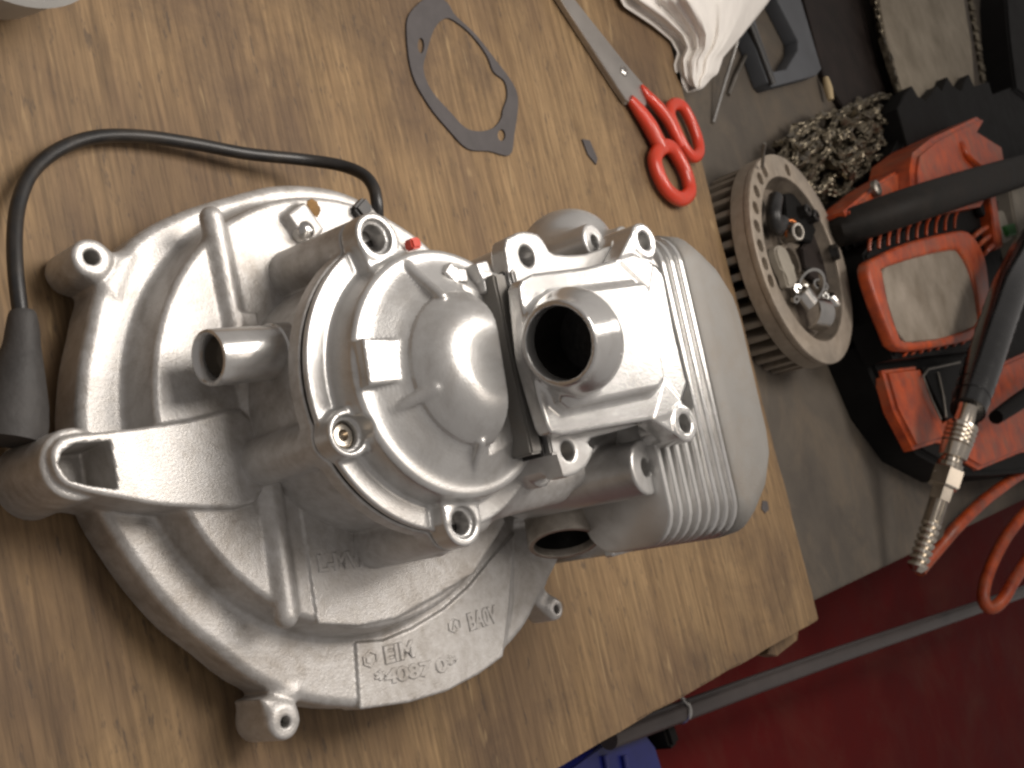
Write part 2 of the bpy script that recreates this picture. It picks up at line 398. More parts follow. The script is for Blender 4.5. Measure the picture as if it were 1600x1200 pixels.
        me.update(calc_edges=True); me.validate()
        nrm = g/np.maximum(np.linalg.norm(g, axis=1), 1e-9)[:, None]
        me.normals_split_custom_set_from_vertices([tuple(x) for x in nrm.tolist()])
        return link(name, me, mtl, parent)
# ================================================================== SETTING
c0 = P(1280, 968); far = P(1085, 210); ang = math.atan2(c0[1]-far[1], c0[0]-far[0])
# wooden board: local x along the grain, corner at its far right end
bo = root('wooden_board', (c0[0], c0[1], -15), 'large worn brown wooden board lying under the engine, its corner overhanging the red trolley', 'board')
bo.rotation_euler = (0, 0, ang)
bm = BM()
r2 = math.radians(.8)
pts = [(0, 0), (-900, 0), (-900, -800), (2, -800)]
bpts = []
for a, b in zip(pts, pts[1:]+pts[:1]):
    for t in np.linspace(0, 1, 60, endpoint=False):
        q = np.array(a)*(1-t)+np.array(b)*t; e = np.array([b[1]-a[1], a[0]-b[0]])/np.hypot(b[0]-a[0], b[1]-a[1])
        bpts.append(q+e*random.uniform(-.35, .35))
poly_prism(bm, bpts, 0, 15, .8, 2)
finish('board_top', bm, WOOD, bo, local=True, ang=60)
# splinter under the corner
slab('splinter', [(1205, 1004), (1248, 985), (1246, 1000), (1215, 1025), (1200, 1022)], -15.5, -22, WOOD, bo, bevel=.4)
# grey bench sheet (a setting surface) and the red trolley beyond it
ea, eb = P(1280, 935, -15), P(1415, 870, -15); ed = (eb-ea)/np.linalg.norm(eb-ea)
q0, q1 = ea-ed*900, ea+ed*1500
bm = BM(); poly_prism(bm, [(-900, q0[1]), q0[:2], q1[:2], (-900, q1[1])], -40, -15.02, 1.2)
tag(finish('workbench', bm, BENCH), kind='structure')
bm = BM(); box(bm, (0, 700, -905), (6000, 6000, 10))
tag(finish('floor', bm, mat('dark_floor', (.05, .045, .04), .8, 0, .2, 3)), kind='structure')
tr = root('tool_trolley', (420, 700, -900), 'dark red painted tool trolley with a grey rail along its side, below the bench edge', 'trolley')
bm = BM(); box(bm, (520, 760, -500), (640, 1500, 760), bevel=6); finish('cabinet', bm, REDP, tr)
ptube('rail', [(950, 1154, -62), (1300, 1027, -62), (1600, 924, -62), (1800, 852, -62)], 5.4, RAILM, tr, sm=3)
pa = P(1062, 1110, -62); pb = P(1600, 924, -62); rd = (pb-pa)/np.linalg.norm(pb-pa)
bm = BM(); lathe(bm, [(6.0, -1), (6.9, -.8), (6.9, .8), (6.0, 1)], pa, rd); finish('rail_ring', bm, STEEL, tr)
bm = BM()
pc = P(1045, 1135, -70); box(bm, (pc[0]+2, pc[1]-4, pc[2]-24), (14, 10, 56), bevel=2); finish('rail_bracket', bm, BLACKP, tr)
# blue box under the board
bl = root('blue_crate', P(960, 1170, -110), 'dark blue plastic crate under the board edge beside the red trolley', 'crate')
slab('crate_wall', [(870, 1330), (880, 1195), (945, 1150), (1005, 1130), (1028, 1160), (1045, 1215), (1060, 1330)], -70, -160, BLUE, bl, bevel=4)
for x in (945, 975):
    ptube('crate_rib', [(x, 1180, -69), (x+8, 1230, -69), (x+14, 1300, -69)], 1.6, BLUE, bl)
# ================================================================== ENGINE
EM = Matrix([[EU[i], EV[i], EW[i], EO[i]*SC] for i in range(3)]+[[0, 0, 0, 1]])
eng = root('moped_engine', None, 'silver cast aluminium moped engine lying on its side on the wooden board', 'engine', matrix=EM)
CX, CY = 28., 67.
# ---- magneto housing (the big disc)
f = Field((-62, -32, -1), (132, 165, 37), .62)
out = [(375, 300), (300, 322), (240, 349), (202, 378), (172, 420), (150, 461), (139, 510), (129, 555), (124, 600), (122, 656), (132, 730), (161, 806), (195, 862), (232, 915), (285, 975), (337, 1016), (394, 1061), (472, 1095), (555, 1106), (640, 1095), (700, 1077), (750, 1050), (787, 1025), (812, 1003), (836, 972), (852, 940), (870, 905), (890, 862), (905, 800), (860, 640), (800, 540), (760, 480), (722, 422), (647, 367), (600, 330), (560, 306), (520, 292), (470, 286), (425, 288)]
O2 = smooth_poly(E2(out, 16), 3)
f.poly(O2, 0, 16, 3.0)
f.cyl((CX, CY, 8), (CX, CY, 29), 64.2, 61.4, 1.6, k=2.2)
# lower step on the outlet side: slope away
f.poly(E2([(806, 815), (806, 940), (789, 1040), (830, 1040), (960, 960), (960, 800)], 16), 12.5, 24, 2.5, k=2, cut=True)
# lugs
for (x, y, tx, ty, r, hr, tp) in ((143, 402, 195, 430, 5.0, 2.0, 16.8), (446, 1128, 440, 1085, 4.6, 1.5, 16.8), (870, 952, 835, 915, 3.4, 1.4, 11)):
    c = E(x, y, tp); t = E(tx, ty, tp)
    f.cyl((c[0], c[1], 0), (c[0], c[1], tp), r+.4, r, 1.2, k=.6)
    d = (t-c); nv = np.array([-d[1], d[0], 0])/np.linalg.norm(d)
    f.poly([tuple((c+nv*r*.8)[:2]), tuple((t+nv*r*1.2)[:2]), tuple((t-nv*r*1.2)[:2]), tuple((c-nv*r*.8)[:2])], 1, tp-1.2, 1.5, k=3.5)
    f.cyl((c[0], c[1], 4), (c[0], c[1], 30), hr, rd=.1, k=.4, cut=True)
# ribs
f.cap(E(330, 341, 28.2), E(366, 520, 28.2), 3.2, k=1.6); f.cap(E(366, 520, 28.2), E(418, 745, 28.2), 3.2, k=1.6); f.cap(E(418, 745, 28.4), E(446, 962, 28.4), 3.3, k=1.6)
f.poly(E2([(466, 765), (497, 975), (562, 978), (619, 966), (675, 936), (742, 895), (790, 816), (760, 700), (560, 700)], 29.6), 22, 29.6, .3)
f.poly(E2([(556, 1003), (563, 1109), (640, 1098), (700, 1080), (750, 1053), (787, 1026), (797, 950), (806, 830), (770, 870), (735, 914), (694, 951), (645, 981), (600, 1000)], 16.9), 8, 16.9, .5)
f.poly(E2([(375, 487), (402, 487), (408, 512), (376, 514)], 31.5), 24, 31.5, .5, k=.8)
# arm and the column under its tip
f.poly(smooth_poly(E2([(80, 712), (90, 690), (112, 679), (206, 669), (300, 655), (378, 641), (410, 700), (400, 785), (277, 792), (184, 778), (124, 765), (92, 748)], 30.6), 3), 3, 30.6, 1.0, k=.8)
t = E(126, 722, 30); f.cyl((t[0], t[1], -.5), (t[0], t[1], 28), 9.6, 8.6, 1.0, k=1.0)
f.poly(E2([(92, 726), (98, 706), (118, 693), (172, 689), (178, 722), (184, 764), (140, 758), (108, 750)], 30.6), 15, 40, 1.0, cut=True)
# pale rough corner at the top, with the pocket for the screw
f.bx(E(470, 352, 30), (5, 4, 3.0), .4, 1., k=1.5)
house = f.mesh('magneto_housing', CAST, eng)
# raised lettering and emblems on the housing
def letters(txt, x, y, x2, y2, wl, size, h=.36, sx=1.):
    cu = bpy.data.curves.new('t', 'FONT'); cu.body = txt; cu.size = size; cu.extrude = h/2; cu.align_x = 'LEFT'; cu.offset = .02*size; cu.bevel_depth = .04*size; cu.bevel_resolution = 0
    o = bpy.data.objects.new('t', cu); COL.objects.link(o); dg = bpy.context.evaluated_depsgraph_get()
    me = bpy.data.meshes.new_from_object(o.evaluated_get(dg)); bpy.data.objects.remove(o); bpy.data.curves.remove(cu)
    bm = BM(); bm.from_mesh(me); bpy.data.meshes.remove(me)
    a = E(x, y, wl); b = E(x2, y2, wl); th = math.atan2(b[1]-a[1], b[0]-a[0]); L = np.linalg.norm(b-a)
    wx = max(v.co.x for v in bm.verts)-min(v.co.x for v in bm.verts)
    bm.transform(Matrix.Translation((a[0], a[1], wl)) @ Matrix.Rotation(th, 4, 'Z') @ Matrix.Diagonal((L/wx, 1, 1, 1)))
    o = finish('casting_text', bm, CAST, house, local=True, ang=30); return o
letters('EIM', 601, 1037, 648, 1025, 16.9, 6.6)
letters('*4087 0*', 588, 1072, 716, 1044, 16.9, 5.4)
letters('BA0V', 733, 985, 778, 970, 16.9, 7.0)
letters('L-MVA5', 497, 893, 596, 880, 29.6, 6.0)
def emblem(x, y, r, wl, fill):
    c = E(x, y, wl); a = E(x+20, y-4, wl)-c; th = math.atan2(a[1], a[0])
    hx = lambda q: [(c[0]+q*math.cos(th+math.pi/2+math.pi/3*k), c[1]+q*1.25*math.sin(th+math.pi/2+math.pi/3*k)) for k in range(6)]
    bm = holed_plate([hx(r), hx(r*.8)], wl-.2, wl+.4, .05)
    finish('casting_emblem', bm, CAST, house, local=True, ang=30)
    bm = BM()
    if fill: poly_prism(bm, hx(r*.62), wl-.2, wl+.3, .2)
    else:
        ux, uy = math.cos(th), math.sin(th); q = lambda p, s_: (c[0]+ux*p*r-uy*s_*r*1.1, c[1]+uy*p*r+ux*s_*r*1.1)
        poly_prism(bm, [q(-.5, -.45), q(0, .62), q(.5, -.45), q(.22, -.45), q(0, .1), q(-.22, -.45)], wl-.2, wl+.35, .05)
    finish('casting_emblem', bm, CAST, house, local=True, ang=30)
emblem(578, 1030, 2.3, 16.9, True); emblem(710, 977, 2.3, 16.9, False)
# rust spot and screw near the top
bm = BM(); c = E(490, 325, 29.0); bmesh.ops.create_uvsphere(bm, u_segments=20, v_segments=10, radius=1); bmesh.ops.scale(bm, vec=(2.6, 2.2, .35), verts=bm.verts)
for v in bm.verts: v.co *= 1+random.uniform(-.15, .15)
bmesh.ops.translate(bm, vec=c, verts=bm.verts); finish('rust_spot', bm, RUST, house, local=True)
bm = BM(); c = E(481, 358, 33.5); lathe(bm, [(3.0, -7), (3.0, -1.5), (2.6, -.4), (1.6, .5), (0, .9)], c, (0, 0, 1), 24); finish('screw', bm, STEEL, eng, local=True)
# ---- crankcase
f = Field((-25, 10, 18), (112, 128, 64), .62)
f.cyl((CX, CY, 20), (CX, CY, 58), 36.2, 35.6, .8); f.cyl((CX, CY, 55.5), (CX, CY, 60.3), 40.3, 40.3, .6, k=2)
ears = [E(584, 372, 66), E(540, 679, 66), E(719, 817, 66)]
for c, r in zip(ears, (6.6, 5.9, 6.3)):
    f.cyl((c[0]+(c[0]-CX)*.03, c[1]+(c[1]-CY)*.03, 20), (c[0], c[1], 60.3), r+.7, r, .6, k=1.4)
# bulge round column feet and the mouth towards the cylinder
f.bx((67, 70, 36), (5.5, 11, 17), .1, 3, k=3)
f.bx((40, 100, 42), (28, 22, 19), -.12, 4, k=4)
f.bx((62, 96, 46), (9, 16, 12), -.12, 4, k=4)
def sector(w0, w1):
    a0, a1 = math.radians(101), math.radians(176); arc = np.linspace(a0, a1, 18)
    f.poly([(CX+34.2*math.cos(a), CY+34.2*math.sin(a)) for a in arc]+[(CX+50*math.cos(a), CY+50*math.sin(a)) for a in arc[::-1]], w0, w1, .2, k=.6, cut=True)
sector(33, 70)
f.mesh('crankcase', CAST, eng)
ga = np.radians(np.linspace(182, 458, 90))
bm = BM(); poly_prism(bm, [(CX+39.6*math.cos(a), CY+39.6*math.sin(a)) for a in ga]+[(CX+38*math.cos(a), CY+38*math.sin(a)) for a in ga[::-1]], 60.0, 61.0); finish('case_gasket', bm, HOLE, eng, local=True)
# ---- crankcase cover
f = Field((-22, 20, 60), (82, 108, 104), .5)
f.cyl((CX, CY, 60.9), (CX, CY, 63.0), 39.8, rd=.6)
sector(58, 68)
f.cyl((CX, CY, 61), (CX, CY, 72), 33.8, 32.6, 1.6, k=1.4)
f.cyl((CX, CY, 70.5), (CX, CY, 77), 31.8, 19, 1.0, k=1.2)
for c, r, hr in zip(ears, (6.6, 5.9, 6.3), (3.5, 3.4, 3.0)):
    f.cyl((c[0], c[1], 60.9), (c[0], c[1], 67.4), r+.1, r-.2, .7, k=1)
    q = np.array([CX, CY, 0])-np.array([c[0], c[1], 0]); q /= np.linalg.norm(q); nv = np.array([-q[1], q[0], 0]); b = c+q*9
    f.poly([tuple((c+nv*(r-.3))[:2]), tuple((b+nv*(r+.6))[:2]), tuple((b-nv*(r+.6))[:2]), tuple((c-nv*(r-.3))[:2])], 61, 67.2, .8, k=1.6)
# central dome
f.cyl((28.4, 67, 70), (28.4, 67, 86), 20.2, 18.6, 10.5, k=5)
# raised pad and radial ribs
f.poly(E2([(567, 527), (625, 529), (641, 553), (646, 595), (578, 602)], 75.6), 66, 75.6, .8, k=.8)
f.cap(E(636, 418, 71.5), E(690, 464, 79), 1.5, k=.8); f.cap(E(615, 640, 72.5), E(680, 607, 80.5), 1.6, k=.8)
f.cap(E(735, 744, 71), E(751, 690, 79), 1.4, k=.8); f.cap(E(776, 742, 69), E(762, 702, 74), 1.1, k=.6); f.cap(E(784, 748, 68), E(768, 706, 73), 1.1, k=.6)
# cut where the cylinder joint begins
a = E(774, 484, 86); b = E(799, 640, 86); th = math.atan2(b[1]-a[1], b[0]-a[0])
f.bx(((a[0]+b[0])/2-math.sin(th)*20, (a[1]+b[1])/2+math.cos(th)*20, 92), (60, 20, 17), th, .5, cut=True)
for c, hr in zip(ears, (3.5, 3.4, 3.0)):
    f.cyl((c[0], c[1], 50), (c[0], c[1], 80), hr, rd=.1, k=.5, cut=True)
    f.cyl((c[0], c[1], 66.2), (c[0], c[1], 80), hr+1.0, rd=.2, k=.5, cut=True)
f.mesh('crankcase_cover', DIE, eng)
c = ears[1]
bm = BM(); lathe(bm, [(3.2, -6), (3.2, 0), (2.6, .5), (1.5, .5), (1.3, -1.6), (0, -1.6)], (c[0], c[1], 64.5), (0, 0, 1), 24); finish('screw', bm, BRASSN, eng, local=True)
for c in (ears[0], ears[2]):
    bm = BM(); lathe(bm, [(3.6, 0), (0, 0)], (c[0], c[1], 52), (0, 0, 1), 20); finish('screw_hole', bm, HOLE, eng, local=True)
# loose casting lumps between cover and cylinder (upper side)
f = Field((-14, 60, 44), (24, 112, 84), .5)
for (x, y, wl, r) in ((702, 430, 73, (3.2, 2.6, 4)), (715, 434, 73, (2, 2.6, 4.5)), (742, 428, 73, (3, 3, 6)), (757, 446, 74, (4, 3.6, 5)), (776, 448, 74, (3, 3, 6)), (793, 455, 76, (4, 3, 6))):
    q = E(x, y, wl); f.bx((q[0], q[1], wl-3), (r[0]*.8, r[1]*.8, r[2]+1), .5+x*.3, .6, k=.8)
q = E(786, 418, 74); f.cyl((q[0], q[1], 60), (q[0], q[1], 74), 3.4, rd=.6, k=.8); f.cyl((q[0], q[1], 69), (q[0], q[1], 80), 1.7, rd=.1, cut=True)
f.mesh('joint_flange', DIE, eng)
# stacked joint plates between crankcase and cylinder
yaw = math.radians(-8.0)
def joint(name, d, th, wtop, ha, m, ucen=31):
    bm = BM(); ca, sa = math.cos(yaw), math.sin(yaw)
    c = np.array([ucen, 84.])+np.array([-sa, ca])*d
    box(bm, (c[0], c[1], (wtop+46)/2), (ha*2, th, wtop-46), rot=Matrix.Rotation(yaw, 3, 'Z'), bevel=min(.6, th*.3)); return finish(name, bm, m, eng, local=True)
joint('joint_plate', -3.2, 4.4, 80.5, 24, GREYCAST); joint('joint_gasket', .0, 1.3, 79.5, 25, HOLE); joint('joint_plate', 2.8, 3.6, 81.5, 25, DIE)
# ---- cylinder casting: barrel, stud columns, port pedestal
f = Field((-14, 84, -22), (108, 172, 88), .62)
ax0 = np.array([37., 84, 36]); axd = np.array([.125, .992, 0])
f.cyl(ax0, ax0+axd*86, 33, rd=2)
c = E(1010, 730, 75); f.cyl((c[0]-2, c[1]-8, 30), (c[0], c[1], 75), 8.6, 8.2, .8, k=3)
c2 = E(930, 377, 72); f.cyl((c2[0], c2[1]-7, 30), (c2[0], c2[1], 72), 6.4, 5.8, .7, k=3)
c3 = E(980, 378, 74); f.cyl((c3[0], c3[1]-6, 36), (c3[0], c3[1], 74), 5.6, 5.2, .7, k=2)
low = [(789, 388), (800, 368), (819, 361), (842, 366), (855, 384), (866, 396), (916, 396), (985, 378), (1030, 415), (1066, 600), (1047, 648), (925, 684), (929, 701), (917, 729), (890, 745), (866, 740), (851, 712), (830, 600), (808, 500)]
L2 = smooth_poly(E2(low, 80), 2)
f.poly(L2, 74, 80, .6, k=0)
f.poly(E2([(820, 440), (1020, 430), (1055, 610), (870, 660)], 74), 40, 75, 2, k=3)
for (x, y, r) in ((824, 400, 5.2), (888, 704, 6.2)):
    q = E(x, y, 80); f.cyl((q[0], q[1], 58), (q[0], q[1], 79), r-.3, r-.3, .5, k=1.5)
q = E(845, 735, 66); f.cyl((q[0], q[1], 40), (q[0], q[1], 66), 5.0, 4.6, .6, k=1.6)
f.cyl((q[0], q[1], 58), (q[0], q[1], 68), 2.0, rd=.1, cut=True)
# transfer bulge on the far side, exhaust pad on the near side
f.ell(E(885, 392, 52), (13, 15, 15), k=4)
f.bx((84, 162, 14), (13, 9, 34), -.13, 3, k=2)
f.bx((84, 154, 50), (10, 12, 9), -.13, 3, k=2)
f.bx((94, 148, 45), (4, 17, 1.8), -.13, .8, k=1.0)
for (x, y, r) in ((824, 400, 2.9), (888, 704, 2.6)):
    q = E(x, y, 80); f.cyl((q[0], q[1], 66), (q[0], q[1], 90), r, rd=.1, k=.6, cut=True)
a = np.array([0, .17, .985])
for q, r in ((c, 2.7), (c2, 2.0)): 
    f.cyl(np.append(q[:2], q[2])-a*9, np.append(q[:2], q[2])+a*6, r, rd=.1, k=.5, cut=True)
f.mesh('cylinder', DIE, eng)
# ---- cooling fins and head
def rrect(hw, w0, w1, r, n=6):
    o = []
    for (cx, cy, a0) in ((hw-r, w1-r, 0), (-hw+r, w1-r, 90), (-hw+r, w0+r, 180), (hw-r, w0+r, 270)):
        for k in range(n+1):
            a = math.radians(a0+90*k/n); o.append((cx+r*math.cos(a), cy+r*math.sin(a)))
    return o
HU, HV = 51.5, 158.
def cylframe(d, pts):
    ca, sa = math.cos(yaw), math.sin(yaw)
    return [(HU+p[0]*ca-d*sa, HV+p[0]*sa+d*ca, p[1]) for p in pts]
def stack(bm, secs):
    R = [[bm.verts.new(p) for p in cylframe(d, pts)] for d, pts in secs]; n = len(R[0])
    for a, b in zip(R[:-1], R[1:]):
        for k in range(n): bm.faces.new((a[k], a[(k+1) % n], b[(k+1) % n], b[k]))
    bm.faces.new(R[0][::-1]); bm.faces.new(R[-1])
for i in range(8):
    d = -27+i*4.3; k = i/7
    hw = 46+2.5*k; top = 78+1.2*k
    bot = (44, 44, 42, 36, 20, -20, -20, -20)[i]
    def ins(g):
        q = rrect(hw-g, bot+g, top-g, 11)
        return q if i > 4 else [(max(a_, 8+g), b_) for a_, b_ in q]
    bm = BM()
    stack(bm, [(d-1.1, ins(.5)), (d-.7, ins(0)), (d+.7, ins(0)), (d+1.1, ins(.5))])
    finish('cooling_fin', bm, MACH if i > 4 else DIE, eng, local=True, ang=50)
bm = BM(); stack(bm, [(-24, rrect(30, 16, 55, 12)), (6, rrect(30, -2, 55, 12))]); finish('fin_core', bm, HOLE, eng, local=True)  # core coloured near-black so the gaps between fins look shaded
bm = BM()
secs = []
for d, hw, w0, w1, r in ((4.2, 47.8, -19, 78.8, 11), (4.8, 48.8, -20, 79.6, 11), (12, 48.6, -20, 79.4, 11), (17, 46.5, -20, 79.2, 12), (24, 41.5, -19, 78.8, 12), (29.5, 35, -18, 78, 12), (32.5, 29.5, -16, 76.5, 11), (34.2, 25, -13, 74, 10), (34.8, 20, -10, 70, 10)):
    secs.append((d, rrect(hw, w0, w1, r)))
stack(bm, secs); hd = finish('cylinder_head', bm, GREYCAST, eng, local=True, ang=75)
# ---- intake manifold on the port
f = Field((0, 58, 66), (84, 168, 120), .5)
plate = [(812, 447), (817, 436), (832, 428), (916, 418), (988, 398), (1025, 415), (1037, 430), (1054, 519), (1074, 600), (1060, 640), (1040, 652), (940, 669), (880, 680), (862, 676), (855, 664), (825, 560)]
f.poly(E2(plate, 87), 82, 87, .7)
for (x, y) in ((1012, 374), (1076, 660)):
    q = E(x, y, 88.5); f.cyl((q[0], q[1], 74), (q[0], q[1], 87.4), 5.7, 5.4, .6, k=1.0)
    b = E(990 if y < 500 else 1030, 430 if y < 500 else 625, 87)
    d = b-q; nv = np.array([-d[1], d[0], 0])/np.linalg.norm(d)
    f.poly([tuple((q+nv*5)[:2]), tuple((b+nv*7)[:2]), tuple((b-nv*7)[:2]), tuple((q-nv*5)[:2])], 80, 87, .6, k=1.0)
f.poly(E2([(850, 470), (868, 452), (1004, 436), (1016, 450), (1042, 596), (1030, 612), (890, 642), (876, 630)], 90.5), 84, 91, 1.2, k=1.6, taper=.12)
oc = E(872, 537, 101); od = np.array([.03, .97, -.16]); od /= np.linalg.norm(od)
f.cyl(oc, oc+od*12, 10.7, 11.4, .6)
f.ell(oc+od*13+np.array([0, 0, -3.5]), (14, 13, 12), k=4)
f.cyl(oc-od*4, oc+od*17, 9.2, rd=.3, k=.3, cut=True)
for (x, y) in ((1012, 374), (1076, 660)):
    q = E(x, y, 88.5); f.cyl((q[0], q[1], 72), (q[0], q[1], 95), 2.7, rd=.1, k=.6, cut=True)
f.mesh('intake_manifold', MACH, eng)
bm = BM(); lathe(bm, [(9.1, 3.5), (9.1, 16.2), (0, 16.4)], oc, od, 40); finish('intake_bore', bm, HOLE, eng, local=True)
bm = BM(); poly_prism(bm, [(p[0], p[1]) for p in E2(plate, 82)], 79.9, 82.2); finish('port_gasket', bm, HOLE, eng, local=True)
for (x, y, wl) in ((1012, 374, 75), (1076, 660, 75), (824, 400, 68), (888, 704, 72)):
    q = E(x, y, 80 if wl < 75 else 88.5); bm = BM(); lathe(bm, [(3.0, 0), (0, 0)], (q[0], q[1], wl), (0, 0, 1), 20); finish('stud_hole', bm, DULLST if wl != 75 else HOLE, eng, local=True)
# ---- exhaust stub
ec = E(882, 850, 36); ed_ = np.array([.80, -.45, .25]); ed_ /= np.linalg.norm(ed_)
bm = BM(); lathe(bm, [(9.0, -22), (11.4, -21), (11.4, -.5), (11.0, 0), (9.8, 0), (9.5, -.6), (9.5, -12), (0, -12)], ec, ed_, 48); finish('exhaust_stub', bm, PIPE, eng, local=True)
bm = BM(); lathe(bm, [(9.45, -2.5), (9.45, -11.8), (0, -11.7)], ec, ed_, 40); finish('exhaust_bore', bm, HOLE, eng, local=True)
# ---- breather tube
tb = E(324, 559, 44); tbase = E(448, 549, 42); td = tbase-tb; Lt = np.linalg.norm(td)
bm = BM(); lathe(bm, [(0, 6), (4.2, 6), (5.2, 3), (5.6, .6), (6.2, 0), (6.8, .2), (7.05, .8), (7.05, Lt*.78), (7.5, Lt*.8), (7.5, Lt+12)], tb, td, 48); finish('breather_tube', bm, MACH, eng, local=True)
bm = BM(); lathe(bm, [(4.6, 2.6), (4.2, 5.9), (0, 5.8)], tb, td, 32); finish('tube_plug', bm, DULLST, eng, local=True)
# ---- red dab by the ear and the cable connector
bm = BM(); c = E(645, 382, 33); box(bm, c, (3.4, 4.0, 4), bevel=.6); finish('red_plug', bm, RED, eng, local=True)
bm = BM(); c = E(564, 327, 30); box(bm, c, (4.5, 6, 4), rot=Matrix.Rotation(.5, 3, 'Z'), bevel=.8); finish('cable_clip', bm, RUB, eng, local=True)
# ---- ignition lead with its cap
lead = [(590, 345, 30), (589, 318, 32), (583, 292, 31), (566, 272, 27), (530, 258, 20), (470, 249, 12), (385, 240, 8), (300, 224, 6), (220, 213, 5), (150, 214, 5), (95, 232, 5.5), (53, 265, 6.5), (31, 310, 8), (23, 365, 10), (25, 430, 12), (33, 497, 13)]
ld = ptube('ignition_lead', lead, 1.98, RUB, eng, sm=6)
bm = BM(); cp = [P(35, 488, 13), P(35, 502, 13), P(34, 540, 12.5), P(29, 580, 12), P(24, 630, 11), P(20, 660, 10.5), P(15, 690, 10)]
tube(bm, smooth_poly(cp, 4, False), list(np.interp(np.linspace(0, 6, 25), range(7), [3.0, 3.6, 4.4, 6.0, 7.6, 8.2, 8.2])), 28); finish('plug_cap', bm, BOOT, ld)
# ================================================================== THINGS ON THE BOARD
outer = [(675, -8), (641, 20), (636, 56), (645, 116), (671, 165), (701, 202), (731, 232), (765, 236), (797, 242), (804, 210), (810, 161), (802, 131), (772, 90), (742, 52), (712, 24), (699, 4)]
inner = [(697, 28), (679, 45), (667, 82), (662, 109), (675, 142), (705, 176), (727, 199), (750, 205), (772, 199), (784, 184), (786, 172), (793, 150), (789, 127), (772, 112), (761, 86), (739, 56), (716, 36)]
g = slab('paper_gasket', outer, 1.0, .05, GASK, bevel=.1, smooth_n=4, holes=[inner, [(658+5*math.cos(t), 71+12*math.sin(t)+0) for t in np.linspace(0, 6.28, 13)[:-1]], [(784+6*math.cos(t), 211+9*math.sin(t)) for t in np.linspace(0, 6.28, 13)[:-1]]])
tag(g, 'thin dark grey paper gasket ring lying alone on the wooden board', 'gasket')
sc = root('scissors', P(1000, 170, 0), 'pair of steel scissors with bright red handles on the wooden board', 'scissors')
b1 = [(838, -70), (858, -70), (899, 0), (976, 97), (1010, 137), (1010, 165), (992, 165), (978, 155), (877, 0)]
slab('blade', b1, 4.2, 2.6, BLADE, sc, bevel=.3)
slab('blade', [(830, -70), (845, -75), (883, 0), (963, 118), (990, 160), (979, 163), (960, 136), (872, 0)], 2.4, .8, BLADE, sc, bevel=.3)
bm = BM(); lathe(bm, [(2.6, -1), (2.6, .7), (2.0, 1.2), (0, 1.3)], P(974, 112, 4.2), (0, 0, 1), 20); finish('pivot_screw', bm, STEEL, sc)
def handle(loop, shank, rl, rs):
    o = None
    pl = smooth_poly([P(x, y, 4.6) for x, y in loop], 8)
    bm = BM(); tube(bm, pl, rl, 16, True, flat=.85)
    ps = smooth_poly([P(x, y, h) for x, y, h in shank], 6, False)
    tube(bm, ps, list(np.interp(np.linspace(0, 1, len(ps)), np.linspace(0, 1, len(rs)), rs)), 16, flat=.8)
    return finish('handle', bm, RED, sc)
handle([(1033, 231), (1023, 248), (1030, 276), (1044, 299), (1063, 311), (1077, 300), (1072, 272), (1058, 244), (1046, 230)], [(984, 154, 3.8), (998, 172, 4.2), (1015, 197, 4.6), (1030, 226, 4.8), (1036, 238, 4.6)], 4.1, [2.6, 4.0, 4.8, 4.6, 4.0])
handle([(1051, 164), (1046, 178), (1056, 205), (1070, 232), (1083, 245), (1092, 236), (1088, 212), (1076, 183), (1064, 165)], [(1002, 133, 4.6), (1013, 150, 5), (1029, 168, 5), (1045, 190, 5), (1056, 212, 4.8), (1064, 228, 4.6)], 3.5, [1.0, 3.0, 3.8, 3.8, 3.4, 3.0])
tag(slab('flake', [(910, 217), (922, 219), (934, 248), (932, 257), (919, 241)], .9, .1, GASK, bevel=.1), 'small dark sliver of gasket paper on the board between gasket and scissors', 'paper scrap')
tag(slab('chip', [(1192, 782), (1199, 783), (1202, 796), (1196, 802), (1190, 795)], .5, .05, GASK, bevel=.1), 'tiny grey chip on the board beside the cylinder head', 'chip')
# pale bowl at the top left
bp_ = [P(x, y, 24)[:2] for x, y in ((0, 17), (30, 30), (62, 35), (100, 33), (130, 18), (150, 4))]
A = np.c_[2*np.array(bp_), np.ones(6)]; sol = np.linalg.lstsq(A, (np.array(bp_)**2).sum(1), rcond=None)[0]; br = math.sqrt(sol[2]+sol[0]**2+sol[1]**2)
if br > 60 or br < 15:
    br = 38; mid = P(80, 36, 24)[:2]; sol = np.array([mid[0]-br*.99, mid[1]-br*.1])
print('bowl', sol[:2], br)
sol[0] -= 5.0
bm = BM(); lathe(bm, [(br*.6, 0.2), (br*.66, .2), (br*.9, 8), (br, 22), (br+1.2, 24), (br, 25.4), (br-1.5, 24), (br*.86, 9), (br*.6, 2), (0, 2)], (sol[0], sol[1], 0), (0, 0, 1), 64)
tag(finish('bowl', bm, ENAMEL), 'pale round metal bowl cut off by the top left corner', 'bowl')
